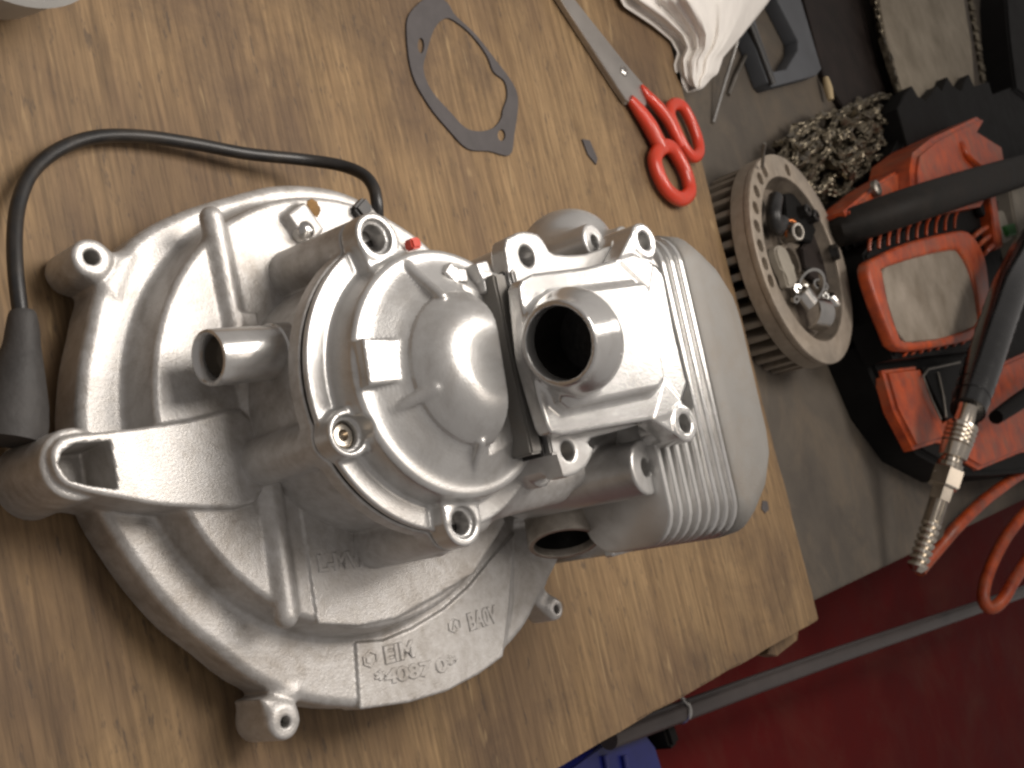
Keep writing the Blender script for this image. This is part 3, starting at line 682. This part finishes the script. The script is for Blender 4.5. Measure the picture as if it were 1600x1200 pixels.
# white rag
def rag():
    bm = BM(); ns, nt = 70, 70; rows = []
    for i in range(ns+1):
        s = i/ns; y = -170+s*308
        l = np.interp(y, [-170, 0, 30, 55, 75, 95, 118, 132, 138], [900, 985, 1028, 1058, 1069, 1062, 1066, 1076, 1084])
        r = np.interp(y, [-170, 0, 10, 55, 90, 115, 122, 134, 138], [1290, 1203, 1196, 1160, 1130, 1122, 1112, 1102, 1098])
        row = []
        for j in range(nt+1):
            t = j/nt; x = l+(r-l)*t; edge = max(0, min(t, 1-t)*2)**.45
            hmax = np.interp(y, [-170, 0, 80, 138], [60, 42, 22, 9])
            fold = .62+.22*math.sin(t*17+s*2.5+.8*math.sin(s*6))+.10*math.sin(t*33-s*3+1.3)+.03*math.sin(t*71+s*9)
            row.append(bm.verts.new(P(x, y, 1+hmax*edge*(.45+.55*fold)*.75)))
        rows.append(row)
    for i in range(ns):
        for j in range(nt): bm.faces.new((rows[i][j], rows[i][j+1], rows[i+1][j+1], rows[i+1][j]))
    # underside
    low = [[bm.verts.new((v.co.x, v.co.y, max(.2, v.co.z*.55-3))) for v in r_] for r_ in rows]
    for i in range(ns):
        for j in range(nt): bm.faces.new((low[i][j], low[i+1][j], low[i+1][j+1], low[i][j+1]))
    per = [(0, j) for j in range(nt)]+[(i, nt) for i in range(ns)]+[(ns, j) for j in range(nt, 0, -1)]+[(i, 0) for i in range(ns, 0, -1)]
    for a, b in zip(per, per[1:]+per[:1]): bm.faces.new((rows[a[0]][a[1]], low[a[0]][a[1]], low[b[0]][b[1]], rows[b[0]][b[1]]))
    return finish('rag', bm, RAG, ang=80)
tag(rag(), 'crumpled white cloth rag hanging in from the top above the scissors', 'rag')
# pins
tag(ptube('steel_pin', [(1152, 65, 2), (1132, 130, -8), (1114, 192, -14)], 1.1, STEEL, sm=0), 'long thin shiny steel pin lying beside the white rag', 'pin')
tag(ptube('steel_pin', [(1166, 85, -12), (1150, 118, -13), (1138, 148, -14)], 1.3, DULLST, sm=0), 'short dull steel pin beside the longer shiny one', 'pin')
# ================================================================== THINGS ON THE GREY BENCH
B = -15.
fr = root('plastic_bracket', P(1225, 60, B), 'blue grey plastic bracket with an open window beside the white rag', 'bracket')
slab('bracket_body', [(1140, -60), (1238, -60), (1252, 0), (1284, 108), (1276, 118), (1207, 136), (1200, 128), (1165, 30)], B+11, B+.1, BLUEG, fr, bevel=1, holes=[[(1165, -30), (1205, -30), (1216, 2), (1247, 62), (1247, 78), (1229, 108), (1208, 112), (1184, 45)]])
ptube('dark_edge_strip', [(1166, 25, B+12), (1186, 75, B+12), (1207, 132, B+12)], 2.6, RUB, fr, sm=0)  # black strip along the bracket's left edge
tag(slab('dark_sheet', [(1240, -60), (1330, -60), (1345, 0), (1368, 80), (1402, 205), (1394, 222), (1340, 205), (1288, 118), (1256, 0)], B+5, B+.1, BROWNP, bevel=1), 'flat dark brown sheet between plastic bracket and chainsaw bar', 'sheet')
tag(ptube('wooden_peg', [(1290, 121, B+6), (1294, 138, B+6), (1298, 156, B+6)], [2.0, 3.2, 2.2], TANP, sm=4), 'small pale wooden peg standing out above the heap of chain', 'peg')
# saw chain heap: links along looping paths
def link_shape():
    return [(-4.6, -1.5), (-3.6, -2.6), (3.6, -2.6), (4.6, -1.5), (4.6, 1.2), (3.2, 2.6), (1.2, 1.6), (-1.2, 1.6), (-3.2, 2.6), (-4.6, 1.2)]
def add_link(bm, p, t, up, k):
    x = t.normalized(); y = (up-x*up.dot(x)).normalized(); z = x.cross(y)
    M4 = Matrix(((x.x, y.x, z.x, p.x), (x.y, y.y, z.y, p.y), (x.z, y.z, z.z, p.z), (0, 0, 0, 1)))
    pts = link_shape()
    for off in ((-1.5, 1.5) if k % 2 else (0,)):
        vb = [bm.verts.new(M4 @ Vector((a, b*(1 if k % 2 else 1.25), off-.55))) for a, b in pts]; vt = [bm.verts.new(M4 @ Vector((a, b*(1 if k % 2 else 1.25), off+.55))) for a, b in pts]
        bm.faces.new(vb[::-1]); bm.faces.new(vt)
        for i in range(len(pts)): bm.faces.new((vb[i], vb[(i+1) % 10], vt[(i+1) % 10], vt[i]))
    if k % 4 == 1:                               # cutter tooth
        q = [M4 @ Vector(v) for v in ((-4, 2.4, 1.4), (3.6, 2.8, 1.4), (3.6, 4.2, 1.2), (-3, 3.6, 1.2), (-4, 2.4, -.6), (3.6, 2.8, -.8), (3.6, 4.2, -.6), (-3, 3.6, -.4))]
        v = [bm.verts.new(c) for c in q]
        for fc in ((0, 1, 2, 3), (7, 6, 5, 4), (0, 4, 5, 1), (1, 5, 6, 2), (2, 6, 7, 3), (3, 7, 4, 0)): bm.faces.new([v[i] for i in fc])
def chain_along(bm, pts, pitch=7.2, tilt=0., jig=0.):
    p = [Vector([float(c) for c in q]) for q in pts]; d = 0; k = 0; nextd = 0
    for a, b in zip(p[:-1], p[1:]):
        L = (b-a).length
        while nextd <= d+L and L > 0:
            u = Vector((random.uniform(-jig, jig), random.uniform(-jig, jig), 1)) if tilt == 0 else Vector((math.cos(tilt), math.sin(tilt), .35))
            add_link(bm, a+(b-a)*((nextd-d)/L), b-a, u, k); k += 1; nextd += pitch
        d += L
lab = ['tangled oily saw chain lying in the left part of the heap', 'tangled oily saw chain lying in the middle of the heap', 'tangled oily saw chain at the lower edge of the heap by the flywheel']
for q, (x0, y0, ax, ay, n_) in enumerate(((1258, 232, 50, 40, 4.6), (1336, 208, 60, 50, 6.0), (1300, 272, 84, 46, 5))):
    bm = BM(); pts = []
    for i in range(220):
        t = i/219*2*math.pi*n_; k_ = 1-.75*(i/219)
        x = x0+ax*k_*math.cos(t+q)+10*math.sin(2.7*t+q); y = y0+ay*k_*math.sin(t+q)+10*math.sin(3.3*t+2*q)-.38*(x-x0)
        pts.append(P(x, y, B+4+5*(1+math.sin(t*1.7+q))+9*(i/219)))
    chain_along(bm, pts, 5.6, jig=1.4)
    tag(finish('saw_chain', bm, CHAINM, ang=30), lab[q], 'chain', 'saw chains heaped behind the flywheel')
# ---- flywheel
FH = 17.
fe = [(370, 125), (262, 260), (290, 500), (350, 720), (440, 900), (560, 1050), (680, 1105), (760, 980), (755, 800), (700, 560), (620, 390), (540, 240), (460, 155)]
fp = np.array([P(1080+a/3, 200+b/3, FH)[:2] for a, b in fe]); A = np.c_[2*fp, np.ones(len(fp))]; so = np.linalg.lstsq(A, (fp**2).sum(1), rcond=None)[0]
FR = math.sqrt(so[2]+so[0]**2+so[1]**2); FC = np.array([so[0], so[1]]); print('flywheel', FC, FR)
fw = root('flywheel', (FC[0], FC[1], B), 'round grey finned flywheel lying beside the board, small parts kept in its bowl', 'flywheel')
hol = []
for x, y in ((1194, 264), (1187, 276), (1181, 296), (1180, 323), (1182, 352), (1187, 383), (1195, 412), (1206, 438), (1231, 264)):
    q = P(x, y, FH)[:2]-FC; a = math.atan2(q[1], q[0]); hol.append(circ(FC+np.array([math.cos(a), math.sin(a)])*FR*.885, FR*.058, 16))
bm = holed_plate([circ(FC, FR, 96), circ(FC, FR*.785, 96)]+hol, FH-4, FH, .5); finish('rim_face', bm, FLYM, fw)
bm = BM(); lathe(bm, [(FR*.80, FH-4.2), (FR*.995, FH-4.2), (FR*.995, FH-12), (FR*.93, FH-13.5), (FR*.2, FH-13.5)], (FC[0], FC[1], 0), (0, 0, 1), 96); finish('rim_band', bm, FLYM, fw)
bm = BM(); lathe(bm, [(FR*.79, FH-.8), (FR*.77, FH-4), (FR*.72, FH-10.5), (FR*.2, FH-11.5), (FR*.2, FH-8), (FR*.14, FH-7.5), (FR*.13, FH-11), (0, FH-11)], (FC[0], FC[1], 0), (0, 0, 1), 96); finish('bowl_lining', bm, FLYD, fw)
fin_me = None
for k in range(40):
    a = 2*math.pi*k/40
    if fin_me is None:
        bm = BM(); box(bm, (FR*.80, 0, B+(FH-13.5-B)/2+.2), (FR*.34, 4.0, FH-13.5-B), bevel=.4); bmesh.ops.scale(bm, vec=(SC,)*3, verts=bm.verts)
        fin_me = bpy.data.meshes.new('fan_blade'); bm.to_mesh(fin_me); bm.free(); fin_me.materials.append(FLYM)
    o = bpy.data.objects.new('fan_blade', fin_me); COL.objects.link(o); o.parent = fw; o.location = (0, 0, -B*SC); o.rotation_euler = (0, 0, a)
bm = BM(); lathe(bm, [(FR*.62, B+.3), (FR*.62, FH-13.4)], (FC[0], FC[1], 0), (0, 0, 1), 64); finish('fan_hub', bm, HOLE, fw)
FB = FH-10.
def zp(a, b): return 1080+a/3, 200+b/3
# things kept in the bowl
def thing(name, fn, m, label, cat, group=None):
    bm = BM(); fn(bm); return tag(finish(name, bm, m), label, cat, group)
thing('rubber_grommet', lambda bm: tube(bm, smooth_poly([P(*zp(395, 330), FB+6), P(*zp(385, 400), FB+8), P(*zp(400, 470), FB+6), P(*zp(425, 440), FB+6)], 5, False), 4.5, 14), RUB, 'glossy black rubber grommet at the left side of the flywheel bowl', 'grommet')
thing('contact_plate', lambda bm: poly_prism(bm, [tuple(P(*zp(x, y), FB+4)[:2]) for x, y in ((430, 310), (510, 300), (590, 390), (600, 430), (560, 540), (500, 520), (440, 430))], FB-1, FB+5, .8), BLACKP, 'black plate with pegs at the upper side of the flywheel bowl', 'plate')
for (a, b, lb) in ((505, 400, 'upper'), (545, 425, 'right')):
    thing('round_peg', lambda bm: lathe(bm, [(0, 0), (4, 0), (4, 6), (3.4, 6.6), (1.6, 6.6), (1.4, 4), (0, 4)], P(*zp(a, b), FB+4), (0, 0, 1), 20), HOLE, 'dark round peg, %s one of two on the black plate in the bowl' % lb, 'peg')
bp2 = P(*zp(462, 495), FB+6)
thing('bush', lambda bm: lathe(bm, [(3.4, -3), (5.4, -3), (5.4, 6), (4.9, 6.5), (3.8, 6.5), (3.4, 6), (3.4, -3)], bp2, (.1, -.3, 1), 28), DULLST, 'steel bush with a copper washer standing in the flywheel bowl', 'bush')
thing('copper_washer', lambda bm: lathe(bm, [(5.6, 0), (6.5, 0), (6.5, 1.4), (5.6, 1.4), (5.6, 0)], bp2+np.array([-1.2, .4, 1.0]), (.1, -.3, 1), 28), COPPER, 'copper washer round the steel bush in the flywheel bowl', 'washer')
thing('plastic_lever', lambda bm: poly_prism(bm, smooth_poly([tuple(P(*zp(x, y), FB+5)[:2]) for x, y in ((398, 566), (425, 548), (452, 575), (478, 640), (500, 715), (486, 738), (458, 742), (446, 700), (418, 640))], 4), FB, FB+5, 1.2), WHITEP, 'pale plastic lever lying at the middle left of the flywheel bowl', 'lever')
thing('black_strap', lambda bm: poly_prism(bm, [tuple(P(*zp(x, y), FB+3)[:2]) for x, y in ((520, 560), (600, 470), (650, 560), (680, 700), (660, 770), (560, 700), (530, 640))], FB-1, FB+3, .8), BROWNP, 'dark brown flat strap along the right side of the flywheel bowl', 'strap')
thing('hex_nut', lambda bm: (lathe(bm, [(2.6, 0), (5, 0), (5, 4.4), (2.6, 4.4), (2.6, 0)], P(*zp(655, 588), FH-1), (0, .2, 1), 6)), HOLE, 'dark nut lying on the right rim of the flywheel', 'nut')
thing('bearing_ring', lambda bm: lathe(bm, [(8.5, -1.5), (10.2, -1.5), (10.2, 2), (8.5, 2), (8.5, -1.5)], P(*zp(556, 735), FB+7), (.4, -.5, .8), 36), STEEL, 'thin bright steel ring leaning in the flywheel bowl', 'ring')
thing('bearing_ring', lambda bm: lathe(bm, [(3.6, -1.5), (4.8, -1.5), (4.8, 2), (3.6, 2), (3.6, -1.5)], P(*zp(602, 745), FB+5), (-.5, -.4, .8), 30), STEEL, 'smaller dark steel ring right of the thin bright ring in the bowl', 'ring')
def half_shell(bm, c, ax, r, L, a0=0, a1=math.pi, th=1.4):
    ax = Vector(ax).normalized(); h = Vector((0, 0, 1)); v = (h-ax*h.dot(ax)).normalized(); u = v.cross(ax); c = Vector([float(q) for q in c]); n = 18; R = []
    for k in range(n+1):
        a = a0+(a1-a0)*k/n; d = u*math.cos(a)+v*math.sin(a); R.append([bm.verts.new(c+d*rr+ax*t) for rr, t in ((r, -L/2), (r, L/2), (r-th, L/2), (r-th, -L/2))])
    for a, b in zip(R[:-1], R[1:]):
        for k in range(4): bm.faces.new((a[k], a[(k+1) % 4], b[(k+1) % 4], b[k]))
    bm.faces.new(R[0]); bm.faces.new(R[-1][::-1])
thing('bearing_shell', lambda bm: half_shell(bm, P(*zp(568, 868), FB+3), (.3, 1, .15), 10.5, 15), STEEL, 'polished half round bearing shell at the bottom of the flywheel bowl', 'bearing shell')
thing('bearing_shell', lambda bm: half_shell(bm, P(*zp(525, 795), FB+5), (.8, .5, .1), 6.5, 10), STEEL, 'small shiny half shell left of the thin steel ring in the bowl', 'bearing shell')
thing('steel_collar', lambda bm: lathe(bm, [(2.2, -4), (4.2, -4), (4.4, -3.4), (4.4, 3.4), (4.2, 4), (2.2, 4), (2.2, -4)], P(*zp(660, 815), FB+4), (.9, .5, .2), 28), STEEL, 'short shiny steel collar at the lower right of the flywheel bowl', 'collar')
for (a, b, r, lb) in ((490, 760, 3.0, 'upper left'), (480, 800, 2.6, 'lower left'), (620, 795, 2.6, 'right hand')):
    thing('small_nut', lambda bm: lathe(bm, [(r*.5, 0), (r, 0), (r, 2.6), (r*.5, 2.6), (r*.5, 0)], P(*zp(a, b), FB+3), (random.uniform(-.5, .5), -.4, .8), 6), STEEL, 'small bright nut, %s one by the half shells in the bowl' % lb, 'nut', 'small nuts in the bowl')
thing('split_pin', lambda bm: tube(bm, [P(1191, 262, FH+2), P(1193, 236, FH+10), P(1195, 224, FH+13)], 1.0, 8), DULLST, 'thin dark pin leaning against the top edge of the flywheel', 'pin')
# ---- chainsaw
cs = root('chainsaw', P(1450, 450, B), 'orange and black chainsaw with dusty bar and chain lying behind the flywheel', 'chainsaw')
slab('base', [(1322, 335), (1372, 290), (1410, 215), (1420, 185), (1545, 150), (1700, 90), (1800, 90), (1800, 720), (1560, 742), (1500, 742), (1440, 708), (1392, 640), (1350, 540), (1338, 430)], 12, B, BLACKP, cs, bevel=4)
slab('guide_bar', [(1360, -90), (1490, -90), (1506, 0), (1518, 70), (1528, 200), (1430, 230), (1412, 150), (1385, 60), (1374, 0)], 4, -1, DUSTY, cs, bevel=.6)
for lp, tl in (([P(1350, -60, 2), P(1366, 0, 2), P(1378, 60, 2), P(1400, 130, 2), P(1408, 180, 2)], math.pi), ([P(1504, -60, 5), P(1516, 0, 5), P(1526, 60, 5), P(1536, 125, 5)], .01)):
    bm = BM(); chain_along(bm, lp, 6.8, tilt=tl); tag(finish('bar_chain', bm, CHAINM, cs, ang=30), kind='stuff')
slab('spiked_bumper', [(1402, 170), (1412, 150), (1425, 134), (1434, 150), (1447, 157), (1455, 146), (1465, 134), (1472, 142), (1480, 120), (1490, 135), (1502, 142), (1508, 125), (1514, 116), (1522, 135), (1545, 128), (1560, 180), (1480, 240), (1420, 235)], 14, -4, BLACKP, cs, bevel=.6)
tag(slab('dark_backdrop', [(1575, -80), (1700, -80), (1700, 150), (1620, 165), (1588, 140), (1578, 60), (1573, 0)], 16, B, BLACKP, bevel=3), 'black case added as the dark background behind the chainsaw bar in the top right corner', 'case')  # dark slab added where there is only dark background
slab('top_cover', [(1322, 328), (1376, 283), (1424, 254), (1436, 262), (1430, 330), (1390, 350), (1335, 352)], 30, 8, ORANGE, cs, bevel=2)
slab('top_cover', [(1430, 262), (1434, 236), (1463, 213), (1500, 195), (1533, 180), (1543, 187), (1533, 205), (1566, 226), (1572, 262), (1540, 320), (1432, 340)], 42, 8, ORANGE, cs, bevel=4)
ptube('ridge', [(1500, 225, 41), (1510, 243, 43), (1530, 262, 42)], 3.5, ORANGE, cs)
bm = BM(); lathe(bm, [(5.5, 0), (5.5, 3), (4, 4), (2.5, 4), (2, 2.5), (0, 2.5)], P(1365, 296, 31), (0, 0, 1), 20); finish('bolt', bm, DULLST, cs)
ptube('handlebar', [(1230, 385, -6), (1290, 366, 8), (1330, 353, 26), (1450, 312, 55), (1600, 266, 64), (1720, 230, 60)], [10.5, 10.5, 11, 12, 13, 13], HANDLE, cs, n=20)
slab('grille_backing', [(1352, 395), (1365, 378), (1420, 352), (1500, 322), (1560, 310), (1565, 400), (1540, 545), (1400, 560), (1372, 500)], 28, 8, BLACKP, cs, bevel=2)
for k in range(10):
    x0, y0 = 1358+k*14.8, 392-k*3.9; x1, y1 = x0+10, y0-42
    ptube('grille_rib', [(x0, y0, 31), ((x0+x1)/2-3, (y0+y1)/2, 32), (x1+5, y1, 30)], 1.25, ORANGE, cs, n=8, sm=3)
lab_px = [(1380, 428), (1384, 418), (1440, 400), (1488, 390), (1503, 396), (1520, 430), (1530, 480), (1527, 508), (1470, 528), (1416, 533), (1402, 515), (1388, 470)]
fro = [(1357, 414), (1372, 400), (1420, 378), (1480, 363), (1512, 361), (1532, 385), (1543, 420), (1548, 490), (1540, 522), (1470, 541), (1408, 545), (1388, 512), (1366, 455)]
slab('starter_frame', fro, 35, 27, ORANGE, cs, bevel=2.2, smooth_n=3, holes=[lab_px])
slab('starter_panel', [(x+(1455-x)*-.03, y+(465-y)*-.03) for x, y in lab_px], 32.5, 27, LABELP, cs, bevel=.6)
bm = BM(); lathe(bm, [(7, 0), (7, 3), (6, 4.4), (0, 4.4)], P(1527, 328, 30), (0, 0, 1), 20); finish('knob', bm, BLACKP, cs)
slab('side_strip', [(1546, 302), (1556, 305), (1568, 385), (1558, 390)], 38, 15, ORANGE, cs, bevel=1.2)
for k in range(3): ptube('spring_coil', [(1518+k*9, 372+k*13, 32), (1530+k*8, 362+k*13, 37), (1542+k*6, 355+k*13, 33)], 2.0, ORANGE, cs, n=8)
slab('pale_tank', [(1578, 292), (1640, 270), (1660, 400), (1600, 400), (1588, 350)], 30, 0, WHITEP, cs, bevel=2)
slab('green_cap', [(1572, 352), (1586, 348), (1590, 366), (1578, 368)], 34, 15, GREEN, cs, bevel=1)
slab('pale_fitting', [(1556, 330), (1568, 328), (1584, 372), (1574, 378), (1562, 360)], 30, 12, WHITEP, cs, bevel=1.5)
for k in range(8): ptube('grille_rib', [(1412+k*13, 556-k*2.6, 29), (1418+k*13, 549-k*2.6, 29)], .9, ORANGE, cs, n=6, sm=0)
slab('lower_cover', [(1384, 577), (1437, 571), (1472, 655), (1560, 570), (1640, 535), (1720, 530), (1720, 690), (1600, 706), (1535, 733), (1516, 722), (1500, 695), (1470, 690), (1434, 702), (1402, 640)], 17, 8, ORANGE, cs, bevel=3)
slab('maker_plate', [(1440, 574), (1502, 562), (1530, 600), (1528, 680), (1478, 655)], 18.5, 12, BLACKP, cs, bevel=.6)
ptube('plate_trim', [(1442, 588, 19.5), (1450, 577, 19.5), (1500, 566, 19.5)], .8, DULLST, cs, n=8, sm=0)
ptube('plate_trim', [(1442, 588, 19.5), (1456, 625, 19.5), (1470, 655, 19.5)], .8, DULLST, cs, n=8, sm=0)
ptube('plate_trim', [(1466, 582, 19.5), (1474, 620, 19.5), (1478, 652, 19.5)], .8, DULLST, cs, n=8, sm=0)
ptube('throttle_lever', [(1556, 652, 38), (1600, 622, 42), (1680, 570, 46)], [5, 6.5, 7], BLACKP, cs)
# ---- air hose coupling lying across the saw
ah = root('air_hose', P(1515, 640, 40), 'black taped air line with a threaded metal coupling pointing to the bench edge', 'air hose')
tip, mid = P(1431, 893, 4), P(1512, 640, 48); axd2 = (mid-tip); LL = np.linalg.norm(axd2); axd2 /= LL
ptube('taped_grip', [(1512, 642, 48), (1535, 575, 54), (1560, 500, 60), (1588, 430, 64), (1640, 360, 64), (1720, 310, 64)], [11, 11.8, 12.2, 13, 17, 17], TAPE, ah, n=24)
for k in range(9):
    t = k/9; q = P(1518+t*52, 622-t*150, 49.5+t*12); q2 = P(1520+t*52, 616-t*150, 50+t*12); bm = BM()
    lathe(bm, [(11.6+t, -.5), (12.0+t, 0), (11.6+t, .5)], q, q2-q, 28); finish('tape_edge', bm, TAPE, ah)
def prof(pts): return [(r, t*LL) for t, r in pts]
def ribbed(t0, t1, n, r0, r1):
    o = []
    for k in range(n):
        a = t0+(t1-t0)*k/n; b = t0+(t1-t0)*(k+1)/n; o += [(a, r0), (a+(b-a)*.45, r1), (b-(b-a)*.1, r1)]
    return o
bm = BM(); lathe(bm, prof([(0, 0), (0, 3.4)]+ribbed(.01, .30, 7, 4.3, 6.2)+ribbed(.30, .44, 10, 5.0, 6.0)+[(.44, 0)]), tip, axd2, 32); finish('hose_barb', bm, BRASSN, ah)
bm = BM(); lathe(bm, prof([(.435, 0), (.435, 7.0), (.52, 7.2), (.52, 0)]), tip, axd2, 6); finish('hex_nut', bm, BRASSN, ah, smooth=False)
bm = BM(); lathe(bm, prof([(.515, 0), (.515, 9.2), (.525, 10.2), (.625, 10.2), (.635, 9.2), (.635, 0)]), tip, axd2, 6); finish('hex_nut', bm, BRASSN, ah, smooth=False)
bm = BM(); lathe(bm, prof([(.63, 0), (.63, 7.8), (.66, 8), (.67, 6.6), (.69, 6.6), (.70, 8.6)]+[(.78, 9.4)]+ribbed(.78, .90, 4, 8.2, 9.8)+[(.91, 9.2), (.92, 6.2), (.99, 6.4), (1.02, 7.4), (1.02, 0)]), tip, axd2, 36); finish('coupling_sleeve', bm, BRASSN, ah)
ptube('coiled_hose', [(1436, 892, -28), (1470, 852, -18), (1500, 818, -8), (1550, 772, 0), (1620, 728, 4), (1720, 690, 8)], 4.6, ORANGE, ah)
ptube('coiled_hose', [(1680, 740, 8), (1620, 785, 2), (1578, 830, -8), (1548, 885, -18), (1536, 930, -22), (1546, 950, -20), (1566, 938, -12), (1590, 898, -4), (1640, 830, 4), (1720, 760, 8)], 4.8, ORANGE, ah)
